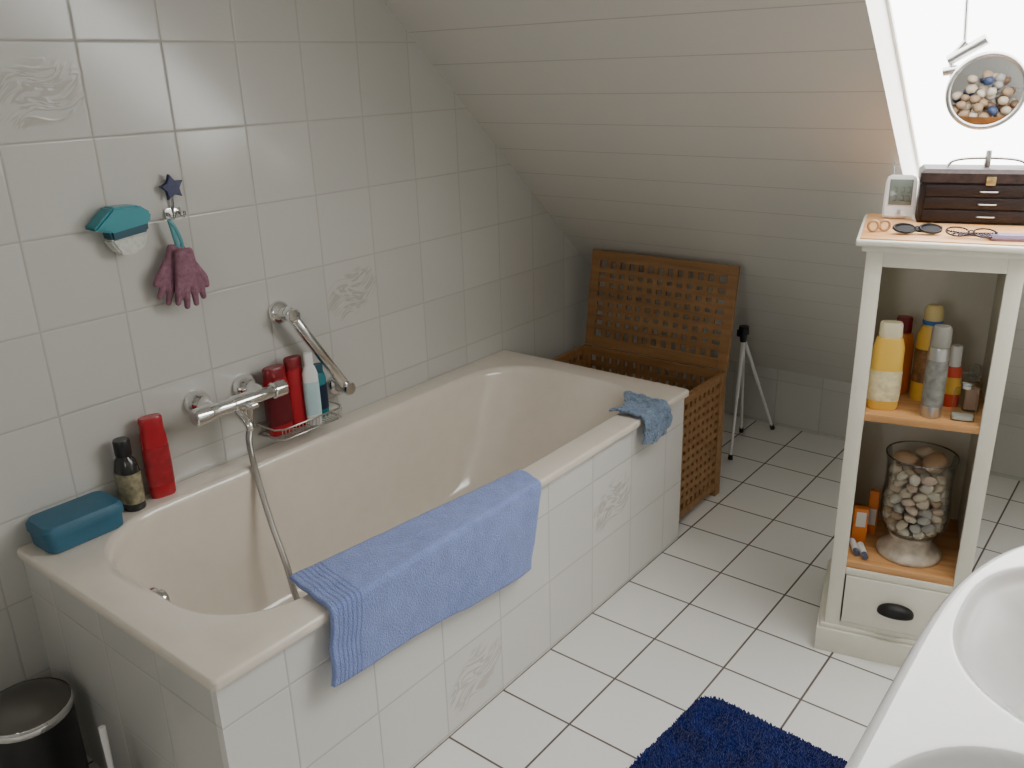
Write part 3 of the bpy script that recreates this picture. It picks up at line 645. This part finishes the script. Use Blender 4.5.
while zz<.25:
    rr_=urn_r(zz)-.0175; n=max(6,int(2*math.pi*rr_/.0335)); ph=random.random()
    for i in range(n):
        a=2*math.pi*(i+ph)/n; r=random.uniform(.0145,.0172); k=random.choice([0,0,1,1,1,2,3,4])*2+random.randint(0,1)
        pebble(uc+Vector((rr_*math.cos(a),rr_*math.sin(a),zz+random.uniform(-.003,.003))),r,pmesh[k],PL)
    zz+=.0225
for i in range(7):
    a=i*1.05; rr_=.034 if i<6 else .0; pebble(uc+Vector((rr_*math.cos(a),rr_*math.sin(a),.245)),.0165,pmesh[(i*3)%10],PL)
pebble(uc+Vector((.034,-.004,.283)),.036,pmesh[6],'large tan stone on top of the pebbles',(1.1,.85,.6))
pebble(uc+Vector((-.038,-.012,.280)),.027,pmesh[6],'tan shell-like stone on top of the pebbles',(1.1,.85,.7))
pebble(uc+Vector((-.004,.050,.282)),.024,pmesh[2],'cream stone on top of the pebbles',(1.1,.85,.7))

# ------------------------------------------------------------------ things on cabinet top
ZT=H+.0005
ck=thing('digital_thermometer','white upright digital thermometer clock with grey-green display','thermometer',(1.350,1.782,ZT),(math.radians(-8),0,math.radians(18)))
link('case',prism([(-.040,.002),(.040,.002),(.038,.10),(.030,.112),(-.030,.112),(-.038,.10)],-.012,.012,'y',.004),white_pl,ck)
link('display',box((-.028,-.0145,.035),(.028,-.0115,.100),.001),mat('lcd_grey_green',(.16,.19,.17),.15),ck)
bm=bmesh.new()
for cx in (-.014,.004,.018):
    for dz in (0,.022):
        addbox(bm,(cx-.004,-.0150,.045+dz),(cx+.004,-.0144,.0462+dz)); addbox(bm,(cx+.0035,-.0150,.045+dz),(cx+.0045,-.0144,.058+dz)); addbox(bm,(cx-.004,-.0150,.0575+dz),(cx+.004,-.0144,.0586+dz))
link('display_segments',mk(bm),mat('lcd_segment_grey',(.06,.07,.06),.3),ck)
link('button',lathe([(0,-.004),(.005,-.004),(.005,.0),(0,.0)],16,mx=Matrix.Translation((0,-.012,.018))@Matrix.Rotation(math.radians(-90),4,'X')),mat('grey_button',(.4,.4,.4),.4),ck)
link('antenna',tube([(-.02,.004,.11),(-.024,.004,.16)],.0012,6),steel,ck)
jb=thing('jewellery_box','dark brown leather jewellery box with silver drawer handles','jewellery box',(1.408,1.738,ZT),(0,0,math.radians(17)))
jw,jd,jh=.31,.126,.134
link('body',box((0,.004,0),(jw,jd,jh*.76),.003),leather,jb)
for k in range(3):
    z=.006+k*.031
    dwr=link('drawer',box((.012,-.002,z),(jw-.012,.006,z+.028),.002),leather,jb)
    link('handle',tube(spline([(.135,-.002,z+.013),(.138,-.008,z+.013),(.155,-.009,z+.013),(.172,-.008,z+.013),(.175,-.002,z+.013)],4),.0018,8),steel,dwr)
link('lid',mk(loft([rrect(-.003,jw+.003,-.002,jd+.002,.006,jh*.76,4,3),rrect(-.003,jw+.003,-.002,jd+.002,.006,jh*.93,4,3),rrect(.006,jw-.006,.008,jd-.006,.006,jh,4,3)],True,True),30),leather_t,jb)
link('clasp',box((.145,-.006,jh*.72),(.167,-.001,jh*.88),.002),mat('brushed_brass',(.6,.45,.2),.3,1),jb)
hpth=spline([(.060,.07,jh+.002),(.072,.07,jh+.014),(.10,.07,jh+.020),(.15,.07,jh+.022),(.20,.07,jh+.020),(.228,.07,jh+.014),(.240,.07,jh+.002)],6)
link('carry_handle',tube(hpth,.0035,10),steel,jb,label='chrome carry handle')
link('handle_post',box((.143,.062,jh),(.157,.078,jh+.042),.004),steel,jb)
# mirror on swing arm
mc=Vector((1.526,1.735,1.490))
tgt=Vector((2.20,.68,1.255))
nrm=((C-mc).normalized()+(tgt-mc).normalized()).normalized()
qm=nrm.to_track_quat('Z','Y')
mr_=thing('shaving_mirror','round chrome magnifying mirror hanging on a swing arm','mirror',mc,qm.to_euler())
rad=.083
link('rim',tube([(rad*math.cos(a*math.pi/24),rad*math.sin(a*math.pi/24),0) for a in range(48)],.006,10,True),steel,mr_)
link('back_shell',lathe([(0,-.020),(.05,-.016),(.075,-.008),(rad,-.001)],40,cap=False),chrome,mr_)
link('mirror_glass',lathe([(0,.0002),(.04,.00015),(rad-.002,.0)][::-1],64,cap=False,sm=60),mat('mirror_silver',(.80,.80,.79),.01,1),mr_)
inv=(Matrix.Translation(mc)@qm.to_matrix().to_4x4()).inverted()
bm=bmesh.new()
addtube(bm,[inv@(mc+Vector((-.078,0,.030))),inv@(mc+Vector((-.088,.0,.075))),inv@(mc+Vector((-.06,.0,.112)))],.007,8)
addtube(bm,[inv@(mc+Vector((-.092,0,.070))),inv@(mc+Vector((-.015,.0,.116)))],.013,10)
addtube(bm,[inv@(mc+Vector((-.100,0,.045))),inv@(mc+Vector((-.070,.0,.050)))],.011,10)
link('bracket',mk(bm,50),steel,mr_)
link('swing_arm',tube([inv@(mc+Vector((-.062,.0,.105))),inv@(mc+Vector((-.078,.0,.30))),inv@(mc+Vector((-.08,-.20,.44)))],.0045,8),steel,mr_)
# shell bowl and wall shelf, added out of view to colour the mirror's reflection
sh=thing('added_wall_shelf','small oak wall shelf added out of view for the mirror reflection','shelf',(RX-.001,.68,1.13))
link('board',box((-.28,-.30,-.02),(0,.30,0),.003),oak,sh)
link('bracket',box((-.20,-.25,-.09),(0,-.235,-.0205),.002),white_pl,sh); link('bracket',box((-.20,.235,-.09),(0,.25,-.0205),.002),white_pl,sh)
bc=Vector((2.195,.68,1.1305))
bw=thing('added_shell_bowl','wide brown wooden bowl of shells added for the mirror reflection','bowl',bc)
link('bowl',lathe([(0,0),(.07,0),(.11,.02),(.138,.055),(.134,.055),(.105,.025),(.065,.010),(0,.008)],40),hamp,bw)
acc=[]
rs_=random.Random(11)
for tries in range(9000):
    x_=rs_.uniform(-.125,.125); y_=rs_.uniform(-.125,.125); q2=math.hypot(x_,y_)
    if q2>.122: continue
    lo=.032+max(0,(q2-.085))*.8; hi=.205*(1-(q2/.15)**2)
    if hi<lo: continue
    z_=rs_.uniform(lo,hi)
    if all((x_-a)**2+(y_-b)**2+(z_-c)**2>.0368**2 for a,b,c in acc):
        acc.append((x_,y_,z_))
for x_,y_,z_ in acc:
    k=random.choice([0,1,1,2,3,3,4,5,6,6])*2
    pebble(bc+Vector((x_,y_,z_)),random.uniform(.018,.0205),pmesh[k],'sea shell in the bowl added for the mirror reflection',(1.1,.9,.85),'shell','shells added for the mirror reflection','shell')

# small items
def ring(label,s,d): 
    me=tube([(.012*math.cos(a*math.pi/12),0,.0155+.012*math.sin(a*math.pi/12)) for a in range(24)],.0035,8,True)
    return thing('wooden_ring',label,'ring',on_cab(s,d,ZT-.0005),(0,0,th+.3),'rings on the cabinet top',me,mat('light_wood_ring',(.42,.24,.12),.45))
ring('small light wooden ring standing on the cabinet top',.025,.07); ring('small light wooden ring beside its twin',.05,.085)
def glasses(label,s,d,rot,fm,lm,th_=.0018):
    g=thing('glasses',label,'glasses',on_cab(s,d,ZT),(0,0,th+rot))
    Mt=Matrix.Translation((0,0,.003))@Matrix.Rotation(math.radians(-50),4,'X')@Matrix.Scale(.9,4)
    bm=bmesh.new()
    for sx in (-1,1):
        addtube(bm,[Mt@Vector((sx*.032+.027*math.cos(a*math.pi/12),-.002+.002*math.cos(a*math.pi/12),.018+.0145*math.sin(a*math.pi/12))) for a in range(24)],th_,6,True)
        addtube(bm,[Mt@Vector((sx*.058,0,.024)),Mt@Vector((sx*.060,.006,.026)),Vector((-sx*.032,.026+.004*sx,.006+.002*sx)),Vector((-sx*.042,.028+.004*sx,.0035))],th_+.0006,6)
    addtube(bm,[Mt@Vector((-.008,0,.022)),Mt@Vector((0,-.002,.025)),Mt@Vector((.008,0,.022))],th_,6)
    link('frame',mk(bm,60),fm,g)
    for sx in (-1,1):
        link('lens',lathe([(0,0),(.0265,0),(.0265,.001),(0,.001)],24,1,.54,mx=Mt@Matrix.Translation((sx*.032,-.001,.018))@Matrix.Rotation(math.radians(90),4,'X')),lm,g)
glasses('sunglasses with dark lenses lying folded',.125,.050,.15,black_pl,mat('dark_lens',(.015,.012,.015),.45,spec=.2),.0028)
glasses('reading glasses with thin dark frame lying folded',.235,.025,-.15,mat('dark_metal',(.05,.04,.05),.3,.8),glass)
cm=thing('comb','dark plastic comb lying on the cabinet top','comb',on_cab(.262,.085,ZT),(0,0,th+.25))
bm=bmesh.new(); addbox(bm,(-.05,0,0),(.05,.008,.003),.0006)
for i in range(30): addbox(bm,(-.048+i*.0033,-.014,.0005),(-.0465+i*.0033,.001,.0025))
link('teeth_and_spine',mk(bm),mat('plum_plastic',(.10,.04,.08),.4),cm)
pc=thing('eyewear_case','long lilac eyewear case lying at the cabinet top corner','case',on_cab(.33,.045,ZT),(0,0,th+.1))
link('case',mk(loft([rrect(-.055,.035,-.020,.020,.012,0.0,5,3),rrect(-.058,.038,-.022,.022,.013,.006,5,3),rrect(-.055,.035,-.019,.019,.012,.013,5,3)],True,True),40),mat('lilac_grey_case',(.24,.19,.30),.4),pc)

# ------------------------------------------------------------------ rug
def rug():
    o=thing('bath_rug','deep blue shaggy bath rug on white floor tiles','rug',(1.440,.685,0),(0,0,math.radians(-4)))
    hw,hl,rc=.275,.40,.05
    base=mat('rug_backing',(.004,.010,.09),.9); pile=mat('blue_shag_pile',(.012,.028,.20),.9,var=.12,vscale=40,sheen=.3,spec=.1)
    b=link('backing',mk(loft([rrect(-hw,hw,-hl,hl,rc,.001,6,6),rrect(-hw,hw,-hl,hl,rc,.008,6,6)],True,True)),base,o)
    rnd=random.Random(3); V=[];Fc=[]
    step=.0040; nx=int(2*hw/step); ny=int(2*hl/step)
    for i in range(nx):
        for j in range(ny):
            x=-hw+(i+rnd.random())*step; y=-hl+(j+rnd.random())*step
            dx=max(abs(x)-(hw-rc),0); dy=max(abs(y)-(hl-rc),0)
            if dx*dx+dy*dy>rc*rc: continue
            h=rnd.uniform(.015,.018); lx=rnd.uniform(-.003,.003)+.004*noise.noise(Vector((x*20,y*20,0))); ly=rnd.uniform(-.003,.003)+.004*noise.noise(Vector((x*20,y*20,9)))
            w=.0028; k=len(V); a=rnd.random()*6.28
            ps=[(x+w*math.cos(a+q*2.094),y+w*math.sin(a+q*2.094)) for q in range(3)]
            V+= [(px,py,.007) for px,py in ps]+[(px+lx*.6,py+ly*.6,h*.78) for px,py in ps]+[(x+lx,y+ly,h)]
            for q in range(3):
                r=(q+1)%3; Fc+=[(k+q,k+r,k+3+r,k+3+q),(k+3+q,k+3+r,k+6)]
    me=bpy.data.meshes.new('pile'); me.from_pydata(V,[],Fc)
    p=link('pile',me,pile,o); p['kind']='stuff'
rug()

# ------------------------------------------------------------------ washbasin
def basin():
    zt=.85; cy=.25; hl=.75
    bs=thing('washbasin','wide white ceramic double washbasin mounted on the wall','washbasin',(RX-.005,cy,zt-.16))
    o=Vector(bs.location)
    def bowl(x,y):
        d=0
        for bx,by,rx,ry,e in ((2.075,.530,.252,.222,2.6),(2.035,-.065,.228,.345,3.0)):
            rho=((abs(x-bx)/rx)**e+(abs(y-by)/ry)**e)**(1/e)
            if rho<1:
                t=1-rho; s=min(t/.6,1); s=s*s*(3-2*s); q_=min(t/.07,1); d=max(d,.11*s+.013*q_*q_*(3-2*q_))
        return d
    ny,nx=300,130; bm=bmesh.new(); rows=[]
    for j in range(ny+1):
        ty=-math.cos(math.pi*j/ny); y=cy+hl*ty*.999
        xf=(RX-.005)-.555*max(1-abs(ty*.999)**4,0)**.5
        row=[]
        for sk,(dx,dz) in enumerate(((.05,-.16),(.012,-.10),(.0,-.03),(.002,-.012),(.008,-.003))):
            row.append(bm.verts.new(Vector((min(xf+dx,RX-.006),y,zt+dz))-o))
        for i in range(nx+1):
            x=xf+.014+(RX-.006-xf-.014)*i/nx if xf+.014<RX-.006 else RX-.006
            row.append(bm.verts.new(Vector((x,y,zt-bowl(x,y)))-o))
        rows.append(row)
    for a,b in zip(rows,rows[1:]):
        for i in range(len(a)-1): bm.faces.new((a[i],a[i+1],b[i+1],b[i]))
    me=bpy.data.meshes.new('b'); bm.to_mesh(me); bm.free(); me.polygons.foreach_set('use_smooth',[True]*len(me.polygons))
    link('ceramic_basin',me,ceramic,bs)
basin()

# ------------------------------------------------------------------ bin and toilet brush
pb=thing('pedal_bin','black pedal bin with chrome lid in the corner','bin',(.150,-.125,0))
link('body',lathe([(0,0),(.088,0),(.090,.006),(.092,.25),(.092,.262),(0,.262)],40),black_pl,pb)
link('lid_ring',lathe([(.093,.258),(.096,.262),(.096,.275),(.093,.28)],40,cap=False),chrome,pb)
link('lid',lathe([(0,.300),(.03,.299),(.06,.294),(.082,.286),(.093,.278),(.094,.268)][::-1],40,cap=False),mat('dark_steel',(.20,.19,.18),.3,1),pb,label='domed dark steel lid')
link('pedal',box((-.02,-.125,.005),(.02,-.085,.015),.003),black_pl,pb)
tb=thing('toilet_brush','white toilet brush in a round holder by the tub','toilet brush',(.415,-.080,0))
link('holder',lathe([(0,0),(.046,0),(.048,.005),(.042,.15),(.044,.175),(.040,.175),(.037,.15),(0,.14)],32),white_pl,tb)
link('handle',tube([(0,0,.14),(-.008,.004,.22),(-.022,.010,.31)],[.007,.006,.0075],12),white_pl,tb)
link('collar',lathe([(0,.176),(.03,.176),(.024,.188),(.008,.192)],24),white_pl,tb)
